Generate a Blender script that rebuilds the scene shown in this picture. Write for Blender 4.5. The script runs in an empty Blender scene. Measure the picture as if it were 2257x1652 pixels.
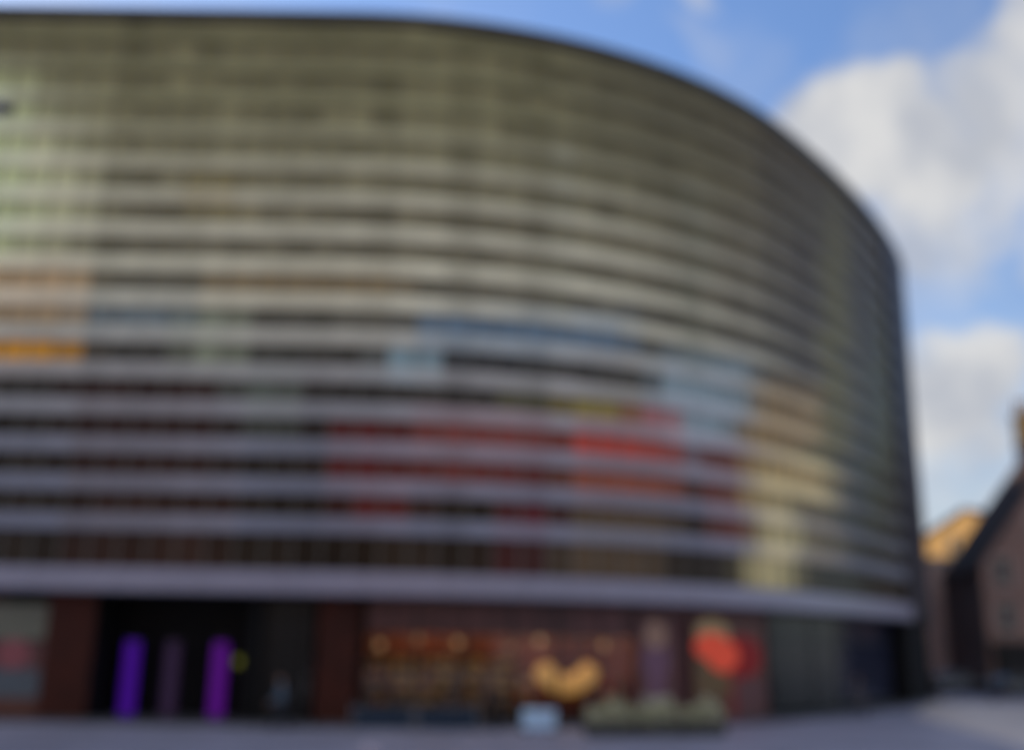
import bpy, bmesh, math, random
from mathutils import Vector, Matrix
R = math.radians
random.seed(7)
SC = bpy.context.scene
COL = SC.collection

# ------------------------------------------------------------------ survey of the place
# the photographer stands on a raised edge of the square, eye 3 m up, lens tilted 14.5 degrees upward, held one degree off level
EYE = Vector((0.0, 0.0, 3.0)); TILT = R(14.5); ROLL = R(1.0); FOC = 2260.0      # focal length in units of a 2257 x 1652 picture
def ray(u, v):
    du, dv = u - 1128.0, v - 826.0
    a = du*math.cos(ROLL) + dv*math.sin(ROLL); k = du*math.sin(ROLL) - dv*math.cos(ROLL)
    return Vector((a, FOC*math.cos(TILT) - k*math.sin(TILT), FOC*math.sin(TILT) + k*math.cos(TILT)))
def at_depth(u, v, y):
    d = ray(u, v); return EYE + d*(y/d.y)
def on_ground(u, v):
    d = ray(u, v); return EYE + d*(-EYE.z/d.z)
def seen_at(p):
    q = Vector(p) - EYE
    f = q.y*math.cos(TILT) + q.z*math.sin(TILT); w = -q.y*math.sin(TILT) + q.z*math.cos(TILT)
    if f <= 0.1: return (-9e9, 0)
    du, dv = FOC*q.x/f, -FOC*w/f
    return (1128.0 + du*math.cos(ROLL) - dv*math.sin(ROLL), 826.0 + dv*math.cos(ROLL) + du*math.sin(ROLL))

# ------------------------------------------------------------------ materials
def _new(name):
    m = bpy.data.materials.new(name); m.use_nodes = True
    nt = m.node_tree
    return m, nt, nt.nodes['Principled BSDF']
def mat(name, col, rough=.6, metal=0.0, spec=.5, var=0.0, scale=3.0, bump=0.0, bscale=40.0, coat=0.0):
    m, nt, b = _new(name)
    b.inputs['Base Color'].default_value = (*col, 1); b.inputs['Roughness'].default_value = rough
    b.inputs['Metallic'].default_value = metal; b.inputs['Specular IOR Level'].default_value = spec
    b.inputs['Coat Weight'].default_value = coat
    tc = nt.nodes.new('ShaderNodeTexCoord')
    if var:
        n = nt.nodes.new('ShaderNodeTexNoise'); n.inputs['Scale'].default_value = scale; n.inputs['Detail'].default_value = 6
        nt.links.new(tc.outputs['Object'], n.inputs['Vector'])
        mr = nt.nodes.new('ShaderNodeMapRange'); mr.inputs[1].default_value = .3; mr.inputs[2].default_value = .7
        mr.inputs[3].default_value = 1-var; mr.inputs[4].default_value = 1+var
        nt.links.new(n.outputs['Fac'], mr.inputs[0])
        mx = nt.nodes.new('ShaderNodeMix'); mx.data_type = 'RGBA'; mx.blend_type = 'MULTIPLY'; mx.inputs[0].default_value = 1
        mx.inputs[6].default_value = (*col, 1)
        nt.links.new(mr.outputs[0], mx.inputs[7]); nt.links.new(mx.outputs[2], b.inputs['Base Color'])
    if bump:
        n2 = nt.nodes.new('ShaderNodeTexNoise'); n2.inputs['Scale'].default_value = bscale; n2.inputs['Detail'].default_value = 4
        nt.links.new(tc.outputs['Object'], n2.inputs['Vector'])
        bp = nt.nodes.new('ShaderNodeBump'); bp.inputs['Strength'].default_value = bump; bp.inputs['Distance'].default_value = .02
        nt.links.new(n2.outputs['Fac'], bp.inputs['Height']); nt.links.new(bp.outputs['Normal'], b.inputs['Normal'])
    return m
def tinted(name, rough, spec, var=.1, scale=.6, streak=False, metal=0.0, coat=0.0):
    """a material whose base colour comes face by face from the mesh (painted reflections on the facade; goods, leaves)"""
    m, nt, b = _new(name)
    at = nt.nodes.new('ShaderNodeVertexColor'); at.layer_name = 'tint'
    tc = nt.nodes.new('ShaderNodeTexCoord')
    mp = nt.nodes.new('ShaderNodeMapping'); mp.inputs['Scale'].default_value = (1, 1, .15) if streak else (1, 1, 1)
    nt.links.new(tc.outputs['Object'], mp.inputs['Vector'])
    n = nt.nodes.new('ShaderNodeTexNoise'); n.inputs['Scale'].default_value = scale; n.inputs['Detail'].default_value = 7
    nt.links.new(mp.outputs[0], n.inputs['Vector'])
    mr = nt.nodes.new('ShaderNodeMapRange'); mr.inputs[1].default_value = .3; mr.inputs[2].default_value = .7
    mr.inputs[3].default_value = 1-var; mr.inputs[4].default_value = 1+var
    nt.links.new(n.outputs['Fac'], mr.inputs[0])
    mx = nt.nodes.new('ShaderNodeMix'); mx.data_type = 'RGBA'; mx.blend_type = 'MULTIPLY'; mx.inputs[0].default_value = 1
    nt.links.new(at.outputs['Color'], mx.inputs[6]); nt.links.new(mr.outputs[0], mx.inputs[7])
    nt.links.new(mx.outputs[2], b.inputs['Base Color'])
    b.inputs['Roughness'].default_value = rough; b.inputs['Specular IOR Level'].default_value = spec
    b.inputs['Metallic'].default_value = metal; b.inputs['Coat Weight'].default_value = coat; b.inputs['Coat Roughness'].default_value = .06
    return m
def glow(name, col, strength, base=(.5, .5, .5)):
    m, nt, b = _new(name)
    b.inputs['Base Color'].default_value = (*base, 1); b.inputs['Roughness'].default_value = .4
    b.inputs['Emission Color'].default_value = (*col, 1); b.inputs['Emission Strength'].default_value = strength; b.inputs['Specular IOR Level'].default_value = .2
    return m
def clear_glass(name, tint=(.75, .78, .8), refl=.12):
    m = bpy.data.materials.new(name); m.use_nodes = True; nt = m.node_tree; nt.nodes.clear()
    o = nt.nodes.new('ShaderNodeOutputMaterial'); t = nt.nodes.new('ShaderNodeBsdfTransparent'); g = nt.nodes.new('ShaderNodeBsdfGlossy')
    t.inputs['Color'].default_value = (*tint, 1); g.inputs['Roughness'].default_value = .03; g.inputs['Color'].default_value = (.9, .92, .95, 1)
    f = nt.nodes.new('ShaderNodeFresnel'); f.inputs['IOR'].default_value = 1.5
    x = nt.nodes.new('ShaderNodeMixShader')
    nt.links.new(f.outputs[0], x.inputs[0]); nt.links.new(t.outputs[0], x.inputs[1]); nt.links.new(g.outputs[0], x.inputs[2])
    nt.links.new(x.outputs[0], o.inputs['Surface'])
    return m
def brickmat(name, c1, c2, mortar, scale=1.0, bw=.23, bh=.075, ms=.012, rough=.85):
    m, nt, b = _new(name)
    tc = nt.nodes.new('ShaderNodeTexCoord'); geo = nt.nodes.new('ShaderNodeNewGeometry')
    sep = nt.nodes.new('ShaderNodeSeparateXYZ'); nt.links.new(tc.outputs['Object'], sep.inputs[0])
    add = nt.nodes.new('ShaderNodeMath'); add.operation = 'ADD'
    nt.links.new(sep.outputs[0], add.inputs[0]); nt.links.new(sep.outputs[1], add.inputs[1])
    cb = nt.nodes.new('ShaderNodeCombineXYZ'); nt.links.new(add.outputs[0], cb.inputs[0]); nt.links.new(sep.outputs[2], cb.inputs[1])
    br = nt.nodes.new('ShaderNodeTexBrick'); nt.links.new(cb.outputs[0], br.inputs['Vector'])
    br.inputs['Color1'].default_value = (*c1, 1); br.inputs['Color2'].default_value = (*c2, 1); br.inputs['Mortar'].default_value = (*mortar, 1)
    br.inputs['Scale'].default_value = scale; br.inputs['Brick Width'].default_value = bw; br.inputs['Row Height'].default_value = bh
    br.inputs['Mortar Size'].default_value = ms
    n = nt.nodes.new('ShaderNodeTexNoise'); n.inputs['Scale'].default_value = .5; n.inputs['Detail'].default_value = 6
    nt.links.new(tc.outputs['Object'], n.inputs['Vector'])
    mr = nt.nodes.new('ShaderNodeMapRange'); mr.inputs[1].default_value = .3; mr.inputs[2].default_value = .7; mr.inputs[3].default_value = .7; mr.inputs[4].default_value = 1.25
    nt.links.new(n.outputs['Fac'], mr.inputs[0])
    mx = nt.nodes.new('ShaderNodeMix'); mx.data_type = 'RGBA'; mx.blend_type = 'MULTIPLY'; mx.inputs[0].default_value = 1
    nt.links.new(br.outputs['Color'], mx.inputs[6]); nt.links.new(mr.outputs[0], mx.inputs[7]); nt.links.new(mx.outputs[2], b.inputs['Base Color'])
    b.inputs['Roughness'].default_value = rough
    return m

M = dict(
    pane=tinted('window glass with painted reflections', .22, .09, .2, .5),  # pane tints carry painted reflections
    band=tinted('frosted glass band', .45, .10, .12, .5, streak=True),
    fascia=mat('grey enamelled fascia', (.285, .275, .36), .35, 0, .5, .08, .4),
    cap=mat('dark bronze roof cap', (.055, .052, .045), .5, .2, .4, .15, .6),
    joint=mat('dark glazing joint', (.05, .05, .05), .5),
    mull=mat('grey aluminium mullion', (.16, .16, .145), .45, .3, .5, .1),
    soffit=mat('dark soffit', (.02, .018, .018), .6, 0, .3, .2),
    maroon=mat('maroon render', (.05, .009, .004), .7, 0, .3, .3, 1.2),
    black=mat('black cladding', (.009, .009, .010), .7, 0, .15, .2),
    blackm=mat('black painted metal', (.016, .016, .018), .45, .3, .4),
    dglass=mat('dark shop glass', (.012, .012, .013), .25, 0, .2),
    bluegl=mat('bluish dark glass', (.02, .023, .045), .12, 0, .12),
    glass=clear_glass('clear shop glass'),
    purple=glow('violet light tube', (.14, .008, .70), .13, (.03, .005, .08)),
    dimpur=glow('dim mauve light tube', (.11, .05, .16), .07, (.03, .02, .04)),
    magenta=glow('magenta light tube', (.20, .010, .48), .16, (.05, .005, .07)),
    gold=glow('golden lit ring', (.85, .43, .11), .22, (.5, .3, .1)),
    lampw=glow('warm ceiling lamp', (1, .62, .32), 60.0),
    redceil=mat('red brown shop wall', (.15, .045, .03), .7, 0, .3, .3, .8),
    shelfb=mat('brown shelving', (.12, .075, .035), .6, 0, .4, .3, 2),
    goods=tinted('shelf goods', .5, .4, .2, 6),
    navy=mat('navy canvas', (.014, .03, .058), .75, 0, .3, .2, 4),
    steel=mat('brushed steel', (.45, .46, .48), .3, 1),
    paleblue=mat('pale blue enamel', (.50, .72, .97), .35, 0, .5, .06, 6, coat=.2),
    planter=mat('dark grey planter stone', (.07, .072, .07), .8, 0, .3, .25, 4, .3),
    soil=mat('dark soil', (.03, .022, .015), .95),
    leaf=tinted('planter leaves', .55, .35, .25, 9),
    stone=mat('pale granite', (.42, .38, .46), .7, 0, .4, .15, 25, .15),
    lampm=mat('blue grey lamp paint', (.07, .07, .085), .4, .2, .5, .1),
    lens=mat('frosted lamp lens', (.5, .5, .48), .3),
    brick=brickmat('dark red brick', (.33, .17, .13), (.26, .13, .10), (.27, .23, .21)),
    brickp=brickmat('brown brick', (.16, .085, .06), (.12, .07, .05), (.16, .14, .12)),
    panel=mat('dark red sign panel', (.10, .035, .035), .45, 0, .4, .35, .7),
    clad=mat('dark plum metal cladding', (.05, .044, .05), .55, 0, .15, .2, .5),
    added_pend=glow('added warm pendant globe', (1, .6, .28), .2, (.4, .3, .22)), ygreen=glow('yellow green lamp', (.4, .42, .05), .12, (.1, .1, .02)),
    boxred=mat('red card box', (.38, .04, .03), .5, 0, .3, .1, 4), boxcream=mat('cream card box', (.6, .5, .34), .5, 0, .3, .1, 4), boxgold=mat('gold card box', (.5, .3, .08), .4, .2, .4, .1, 4),
    slate=mat('grey slate', (.07, .052, .05), .9, 0, .08, .25, 1.5),
    cream=mat('honey limestone', (.55, .33, .12), .8, 0, .3, .15, .5, .2, 6),
    pink=mat('pinkish stucco', (.84, .62, .56), .85, 0, .3, .12, .4),
    stucco=mat('cream stucco', (.55, .47, .33), .85, 0, .3, .12, .4),
    terr=mat('terracotta pot', (.45, .26, .12), .8, 0, .3, .2, 6),
    frame=mat('white window frame', (.55, .54, .52), .5),
    wdark=mat('dark window glass', (.02, .022, .026), .12, 0, .2),
    skin=mat('skin', (.42, .24, .17), .5, 0, .4),
    hair=mat('dark brown hair', (.025, .016, .012), .6, 0, .4),
    hairl=mat('fair hair', (.24, .15, .07), .6, 0, .4),
    bluejk=mat('slate blue jacket', (.10, .15, .21), .8, 0, .3, .15, 8, .2),
    blackjk=mat('black coat', (.012, .012, .013), .8, 0, .3, .2, 8, .2),
    brownjk=mat('brown coat', (.06, .038, .024), .8, 0, .3, .2, 8, .2),
    greyjk=mat('grey coat', (.10, .10, .11), .8, 0, .3, .2, 8, .2),
    jeans=mat('dark denim', (.022, .027, .042), .85, 0, .3, .2, 10),
    shoe=mat('dark shoe', (.015, .013, .012), .5),
    carp=mat('dark blue car paint', (.012, .014, .024), .25, .2, .6, coat=.8),
    carg=mat('charcoal car paint', (.02, .02, .022), .25, .2, .6, coat=.8),
    tyre=mat('tyre rubber', (.012, .012, .012), .85),
    headl=mat('headlamp glass', (.55, .55, .55), .1),
    taill=mat('red lamp glass', (.25, .01, .01), .15),
    pgrey=mat('grey poster print', (.17, .17, .13), .5, 0, .4, .1, 2),
    ppink=mat('rose poster print', (.30, .085, .10), .5, 0, .4, .15, 3),
    pslate=mat('slate poster print', (.10, .12, .145), .5, 0, .4, .15, 3),
    prust=mat('rust poster print', (.13, .045, .03), .5, 0, .4, .15, 3),
    ptan=mat('tan print', (.40, .24, .17), .5, 0, .4, .1, 3),
    pmauve=mat('mauve print', (.19, .09, .15), .5, 0, .4, .15, 3),
    pdusk=mat('dusky print', (.13, .05, .05), .5, 0, .4, .2, 3),
    pbeige=mat('beige print', (.34, .31, .25), .5, 0, .4, .15, 3),
    pred=glow('backlit red print', (.8, .09, .04), .16, (.6, .06, .03)),
    pdred=glow('backlit deep red print', (.7, .015, .02), .05, (.12, .004, .005)),
    pyel=mat('straw yellow print', (.55, .38, .17), .5, 0, .4, .1, 3),
    polive=mat('olive brown print', (.17, .10, .035), .5, 0, .4, .2, 3),
)

# ------------------------------------------------------------------ mesh helpers
class MB:
    def __init__(s): s.v = []; s.f = []; s.mi = []; s.ms = []; s.c = []
    def _m(s, m):
        if m not in s.ms: s.ms.append(m)
        return s.ms.index(m)
    def face(s, pts, m, col=(1, 1, 1)):
        i = len(s.v); s.v += [tuple(p) for p in pts]; s.f.append(tuple(range(i, i+len(pts)))); s.mi.append(s._m(m)); s.c.append(col)
    def grid(s, rows, m, close=False, cap=False, col=(1, 1, 1)):
        i = len(s.v); n = len(rows[0]); k = s._m(m)
        for r in rows: s.v += [tuple(p) for p in r]
        for a in range(len(rows)-1):
            for b in range(n if close else n-1):
                c = (b+1) % n
                s.f.append((i+a*n+b, i+a*n+c, i+(a+1)*n+c, i+(a+1)*n+b)); s.mi.append(k); s.c.append(col)
        if cap and close:
            s.f.append(tuple(i+b for b in range(n))[::-1]); s.mi.append(k); s.c.append(col)
            s.f.append(tuple(i+(len(rows)-1)*n+b for b in range(n))); s.mi.append(k); s.c.append(col)
    def box(s, lo, hi, m, mtx=None, col=(1, 1, 1)):
        x0, y0, z0 = lo; x1, y1, z1 = hi
        p = [Vector(q) for q in ((x0,y0,z0),(x1,y0,z0),(x1,y1,z0),(x0,y1,z0),(x0,y0,z1),(x1,y0,z1),(x1,y1,z1),(x0,y1,z1))]
        if mtx is not None: p = [mtx @ q for q in p]
        i = len(s.v); s.v += [tuple(q) for q in p]; k = s._m(m)
        for f in ((3,2,1,0),(4,5,6,7),(0,1,5,4),(1,2,6,5),(2,3,7,6),(3,0,4,7)):
            s.f.append(tuple(i+a for a in f)); s.mi.append(k); s.c.append(col)
    def tube(s, pts, rad, m, n=10, cap=True, col=(1, 1, 1)):
        pts = [Vector(p) for p in pts]; rows = []
        for i, p in enumerate(pts):
            d = (pts[min(i+1, len(pts)-1)] - pts[max(i-1, 0)]).normalized()
            a = d.cross(Vector((0, 0, 1)) if abs(d.z) < .95 else Vector((0, 1, 0))).normalized(); b = d.cross(a)
            r = rad[i] if isinstance(rad, (list, tuple)) else rad
            rows.append([p + a*r*math.cos(t*2*math.pi/n) + b*r*math.sin(t*2*math.pi/n) for t in range(n)])
        s.grid(rows, m, True, cap, col)
    def lathe(s, prof, m, n=20, c=(0, 0, 0), col=(1, 1, 1), axis='z'):
        rows = []
        for r, z in prof:
            if axis == 'z': rows.append([(c[0]+r*math.cos(t*2*math.pi/n), c[1]+r*math.sin(t*2*math.pi/n), c[2]+z) for t in range(n)])
            else: rows.append([(c[0]+r*math.cos(t*2*math.pi/n), c[1]+z, c[2]+r*math.sin(t*2*math.pi/n)) for t in range(n)])
        s.grid(rows, m, True, True, col)
    def build(s, name, parent=None, smooth=False, bevel=0, kind=None, loc=None):
        me = bpy.data.meshes.new(name); me.from_pydata(s.v, [], s.f)
        for m in s.ms: me.materials.append(m)
        me.polygons.foreach_set('material_index', s.mi)
        if any(c != (1, 1, 1) for c in s.c):
            ca = me.color_attributes.new('tint', 'FLOAT_COLOR', 'CORNER'); buf = []
            for p, c in zip(me.polygons, s.c): buf += [c[0], c[1], c[2], 1.0]*p.loop_total
            ca.data.foreach_set('color', buf)
        bm = bmesh.new(); bm.from_mesh(me); bmesh.ops.remove_doubles(bm, verts=bm.verts, dist=1e-5)
        bmesh.ops.recalc_face_normals(bm, faces=bm.faces); bm.to_mesh(me); bm.free()
        if smooth: me.polygons.foreach_set('use_smooth', [True]*len(me.polygons)); me.set_sharp_from_angle(angle=R(40))
        me.update()
        o = bpy.data.objects.new(name, me); COL.objects.link(o)
        if parent is not None: o.parent = parent
        if loc is not None: o.location = loc
        if bevel:
            bv = o.modifiers.new('soft edge', 'BEVEL'); bv.width = bevel; bv.segments = 2; bv.limit_method = 'ANGLE'; bv.angle_limit = R(40)
        if kind: o['kind'] = kind
        return o
def thing(name, label, cat, loc=(0, 0, 0), rz=0, group=None):
    o = bpy.data.objects.new(name, None); COL.objects.link(o); o.location = loc; o.rotation_euler = (0, 0, rz); o.empty_display_size = .2
    return tag(o, label, cat, group)
def tag(o, label, cat, group=None):
    o['label'] = label; o['category'] = cat
    if group: o['group'] = group
    return o
def copy_tree(o, parent=None):
    c = o.copy(); COL.objects.link(c); c.parent = parent
    for ch in list(o.children): copy_tree(ch, c)
    return c

# ------------------------------------------------------------------ the curved building: its plan
H0, ROOF = 4.45, 28.0
def make_path():
    pts = []; x, y, ds = -4.56, 37.4, .25
    def ang(s):
        key = [(-70, 0), (-2.5, 0), (20, .83), (41.2, 1.07), (47.6, 1.33), (53, 1.5708), (200, 1.5708)]
        for (a, p), (b, q) in zip(key, key[1:]):
            if s <= b: return p + (q-p)*(s-a)/(b-a)
        return 1.5708
    s = 0; X, Y = x, y; back = []
    while s > -66: 
        t = ang(s - ds/2); X -= math.cos(t)*ds; Y -= math.sin(t)*ds; s -= ds; back.append((s, X, Y))
    pts = back[::-1] + [(0, x, y)]; s = 0; X, Y = x, y
    while s < 140:
        t = ang(s + ds/2); X += math.cos(t)*ds; Y += math.sin(t)*ds; s += ds; pts.append((s, X, Y))
    return pts
PATH = make_path()
def P(s, off=0.0, z=0.0):
    """point of the facade at s metres along it; off > 0 is outside (towards the square)"""
    i = min(max((s - PATH[0][0])/.25, 0), len(PATH)-1.001); k = int(i); f = i-k
    a, b = PATH[k], PATH[k+1]; dx, dy = b[1]-a[1], b[2]-a[2]; l = math.hypot(dx, dy)
    return Vector((a[1]+dx*f + dy/l*off, a[2]+dy*f - dx/l*off, z))
def S_of(u, z=2.0, off=0.0):
    best = None
    for k in range(0, len(PATH)):
        s = PATH[k][0]
        if s > 45: break
        uu = seen_at(P(s, off, z))[0]
        if best is None or abs(uu-u) < best[0]: best = (abs(uu-u), s)
    return best[1]
def srange(a, b, step):
    n = max(1, int(math.ceil((b-a)/step))); return [a+(b-a)*i/n for i in range(n+1)]
S0, S1 = -62.0, 130.0
COARSE = srange(S0, 56, .75) + srange(56, S1, 6)[1:]
SE = S_of(2002, 6.0)                                                   # where the glass bands stop and the dark side wall begins
CLAD = srange(SE, 56, .7) + srange(56, S1, 6)[1:]

bld = thing('curved_building', 'large rounded corner building wrapped in horizontal glass bands', 'building', (P(0)[0], P(0)[1], 0))
BO = Vector(bld.location)
def bbuild(mb, name, **k):
    mb.v = [tuple(Vector(p)-BO) for p in mb.v]
    return mb.build(name, bld, **k)
def ribbon(mb, prof, ss, m, colf=None):
    """sweep the closed cross-section [(off, z)] along the facade"""
    for a, b in zip(ss, ss[1:]):
        c = colf((a+b)/2) if colf else (1, 1, 1)
        for (o0, z0), (o1, z1) in zip(prof, prof[1:]):
            mb.face([P(a, o0, z0), P(b, o0, z0), P(b, o1, z1), P(a, o1, z1)], m, c)

# ---- colours of panes and bands: bright and dark reflections painted in, placed by camera view
def bump(u, v, u0, u1, v0, v1, su=13, sv=8):
    def e(x, a, b, w):
        f = lambda t: 1/(1+math.exp(max(-60, min(60, t))))
        return f(-(x-a)/w) * f((x-b)/w)
    return e(u, u0, u1, su) * e(v, v0, v1, sv)
REFLECT_TINTS = [  # u0, u1, v0, v1, window colour, band colour, weight
    (-400, 170, 260, 565, (.76, .77, .44), (.92, .90, .62), .88, 30, 40),
    (-400, 50, 170, 565, (.70, .80, .40), (.85, .92, .62), .7, 20, 20),
    (-400, 180, 575, 700, (.62, .44, .24), (.90, .72, .50), 1),
    (-400, 150, 735, 805, (.85, .40, .055), (.50, .40, .34), 1),
    (160, 430, 660, 730, (.24, .30, .31), (.40, .45, .48), .8),
    (390, 520, 690, 810, (.38, .42, .28), (.56, .60, .44), .8),
    (540, 660, 800, 940, (.24, .28, .22), (.42, .45, .40), .7),
    (440, 880, 590, 660, (.38, .28, .14), (.66, .56, .36), .7),
    (400, 520, 380, 480, (.36, .30, .12), (.55, .47, .28), .6),
    (905, 1390, 690, 775, (.19, .28, .36), (.30, .42, .52), 1),
    (840, 950, 770, 830, (.36, .52, .56), (.52, .68, .72), 1),
    (960, 1400, 775, 815, (.05, .05, .055), (.30, .30, .33), .8),
    (1440, 1650, 780, 990, (.42, .56, .60), (.60, .74, .82), .95),
    (1510, 1570, 960, 1060, (.30, .32, .38), (.50, .52, .60), .6),
    (905, 1215, 905, 1000, (.30, .085, .07), (.50, .33, .34), 1),
    (1255, 1515, 905, 1010, (.66, .10, .07), (.58, .32, .32), 1),
    (740, 900, 930, 1150, (.17, .033, .03), (.42, .30, .33), .95),
    (905, 1215, 1000, 1075, (.23, .06, .05), (.44, .32, .35), 1),
    (1255, 1520, 1010, 1100, (.38, .115, .07), (.50, .34, .34), 1),
    (1560, 1660, 960, 1190, (.26, .07, .05), (.46, .30, .30), .95),
    (1100, 1210, 1100, 1220, (.18, .03, .035), (.36, .27, .33), .9),
    (1255, 1480, 1110, 1250, (.18, .12, .07), (.40, .37, .37), .9),
    (1255, 1410, 868, 915, (.42, .35, .10), (.50, .46, .28), .95),
    (1120, 1230, 850, 900, (.22, .21, .11), (.42, .42, .32), .7),
    (1655, 1855, 1000, 1110, (.66, .46, .18), (.90, .72, .36), 1),
    (1660, 1860, 840, 1000, (.50, .33, .13), (.72, .52, .27), .95),
    (1665, 1770, 1110, 1300, (.85, .70, .33), (.95, .80, .46), 1),
    (1770, 1860, 1110, 1250, (.30, .22, .11), (.42, .34, .22), .8),
    (1810, 1868, 480, 1000, (.22, .20, .07), (.25, .23, .10), .95),
    (1740, 1806, 520, 850, (.09, .06, .04), (.12, .085, .07), .8),
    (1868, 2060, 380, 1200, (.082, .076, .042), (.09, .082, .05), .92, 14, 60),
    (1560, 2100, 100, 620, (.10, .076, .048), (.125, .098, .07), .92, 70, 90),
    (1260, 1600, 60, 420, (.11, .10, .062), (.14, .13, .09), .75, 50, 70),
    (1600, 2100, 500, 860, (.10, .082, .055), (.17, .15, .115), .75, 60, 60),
    (1215, 1250, 300, 720, (.22, .22, .14), (.42, .42, .32), .6),
    (1510, 1545, 400, 820, (.20, .21, .13), (.34, .35, .26), .6),
    (1814, 1864, 470, 1010, (.23, .205, .085), (.26, .235, .11), .85, 6, 60),
    (1925, 1955, 700, 1150, (.15, .15, .07), (.16, .16, .085), .9, 5, 40),
    (150, 500, 830, 1230, (.060, .026, .02), (.32, .27, .27), .7),
]
def facade_tint(s, z, band):
    u, v = seen_at(P(s, 0, z)); rj = random.Random(int(z*40)); u += rj.uniform(-22, 22)*(0 if band else 1); v += rj.uniform(-6, 6)
    rnd = random.Random(int(s*7.3)*131 + int(z*3)*17 + band)
    h = (z-5)/22
    kb = [(5, (.23, .24, .31)), (9, (.26, .27, .32)), (12.1, (.44, .43, .40)), (15, (.76, .73, .53)), (17.7, (.64, .61, .44)), (20, (.50, .475, .32)), (22, (.30, .285, .155)), (27, (.18, .17, .085))]  # tone by height painted in, standing for what the glass mirrors
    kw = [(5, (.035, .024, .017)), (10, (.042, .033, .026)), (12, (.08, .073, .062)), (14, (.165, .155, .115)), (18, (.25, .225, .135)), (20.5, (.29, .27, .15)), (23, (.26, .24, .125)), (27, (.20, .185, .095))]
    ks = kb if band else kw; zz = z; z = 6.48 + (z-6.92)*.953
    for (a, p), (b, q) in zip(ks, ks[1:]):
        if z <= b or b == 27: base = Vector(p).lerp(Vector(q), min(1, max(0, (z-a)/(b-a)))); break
    if not band:
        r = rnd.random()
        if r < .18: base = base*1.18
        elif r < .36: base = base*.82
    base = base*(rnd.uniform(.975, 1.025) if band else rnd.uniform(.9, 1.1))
    c = base = base*(1 + .07*math.sin(s*.83+1) + .06*math.sin(s*1.9+.4) + .05*math.sin(s*3.7+2))  # vertical reflection streaks painted into the tint
    for u0, u1, v0, v1, cw, cb, w, *soft in REFLECT_TINTS:
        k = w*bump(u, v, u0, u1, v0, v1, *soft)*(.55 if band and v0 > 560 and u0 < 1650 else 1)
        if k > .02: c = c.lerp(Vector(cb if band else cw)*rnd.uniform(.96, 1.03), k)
    return tuple(c)

BAY = 1.05
BAYS = srange(S0, SE, BAY)
ROWS = [6.92 + 1.418*i for i in range(15)]
BW = .305                                                   # half height of a band
edges = [(5.30, 5.30)] + [(z-BW, z+BW) for z in ROWS] + [(27.5, ROOF)]
for i, z in enumerate(ROWS):
    mb = MB()
    # each band: a box-section frosted glass blade in 1.5 m lengths, with open joints
    for a, b in zip(BAYS, BAYS[1:]):
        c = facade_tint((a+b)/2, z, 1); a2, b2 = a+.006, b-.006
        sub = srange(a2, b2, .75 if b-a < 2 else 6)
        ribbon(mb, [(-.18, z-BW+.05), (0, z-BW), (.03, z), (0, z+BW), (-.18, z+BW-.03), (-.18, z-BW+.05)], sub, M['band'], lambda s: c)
    bbuild(mb, 'glass_band')
for (lo, hi), (lo2, hi2) in zip(edges, edges[1:]):
    z0, z1 = hi-.04, lo2+.06; zc = (z0+z1)/2; mb = MB()
    for a, b in zip(BAYS, BAYS[1:]):
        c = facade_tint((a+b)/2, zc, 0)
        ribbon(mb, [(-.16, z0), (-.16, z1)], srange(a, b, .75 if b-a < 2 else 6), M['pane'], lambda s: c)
        if a < 46:
            q = [P(a-.025, -.158, z0), P(a+.025, -.158, z0), P(a+.025, -.158, z1), P(a-.025, -.158, z1)]
            o = [P(a-.025, -.11, z0), P(a+.025, -.11, z0), P(a+.025, -.11, z1), P(a-.025, -.11, z1)]
            mb.grid([q, o], M['mull'], True); mb.face(o, M['mull'])
    bbuild(mb, 'window')
mb = MB()                                                   # bottom fascia, with a small drip lip, soffit behind
ribbon(mb, [(-.35, 5.32), (.12, 5.30), (.16, 5.26), (.16, 4.53), (.10, 4.45), (-.2, 4.45)], srange(S0, SE, .75), M['fascia'])
for s in srange(S0, SE-1, 3.0):
    mb.face([P(s-.012, .1625, 4.54), P(s+.012, .1625, 4.54), P(s+.012, .1625, 5.255), P(s-.012, .1625, 5.255)], M['joint'])
bbuild(mb, 'fascia')
mb = MB()
ribbon(mb, [(-.34, 27.48), (.10, 27.53), (.14, 27.95), (.05, ROOF), (-.8, ROOF), (-.8, 27.65)], COARSE, M['cap'])
bbuild(mb, 'roof_edge')
mb = MB()
for k, (z0, z1) in enumerate([(4.45, 8.6), (8.6, 13.0), (13.0, 17.4), (17.4, 21.9), (21.9, 27.51)]):
    for a, b in zip(CLAD, CLAD[1:]):
        ribbon(mb, [(-.3, z0+.012), (.10, z0+.012), (.10, z1-.012), (-.3, z1-.012)], [a+.01, b-.01], M['clad'])
mb.face([P(SE+.01, -.3, 4.45), P(SE+.01, .10, 4.45), P(SE+.01, .10, 27.51), P(SE+.01, -.3, 27.51)], M['clad'])
ribbon(mb, [(-.02, 4.45), (-.02, 27.45)], CLAD, M['joint'])
bbuild(mb, 'side_cladding'); mb = MB()
ring = [P(s, -.78, 27.65) for s in COARSE]
mb.face(ring + [Vector((S0, P(S1)[1], 27.65))], M['slate']); bbuild(mb, 'roof')
mb = MB()
ribbon(mb, [(-.19, 4.46), (-6.0, 4.5)], COARSE, M['soffit']); bbuild(mb, 'soffit')
mb = MB()                                                   # end wall out of the picture, closing the block for the sun
a, b = P(S0, -.35), P(S1, -.35)
mb.face([(a.x, a.y, 0), (a.x, b.y, 0), (a.x, b.y, 27.55), (a.x, a.y, 27.55)], M['brickp'])
mb.face([(a.x, b.y, 0), (b.x, b.y, 0), (b.x, b.y, 27.55), (a.x, b.y, 27.55)], M['brickp']); bbuild(mb, 'rear_wall')

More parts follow.
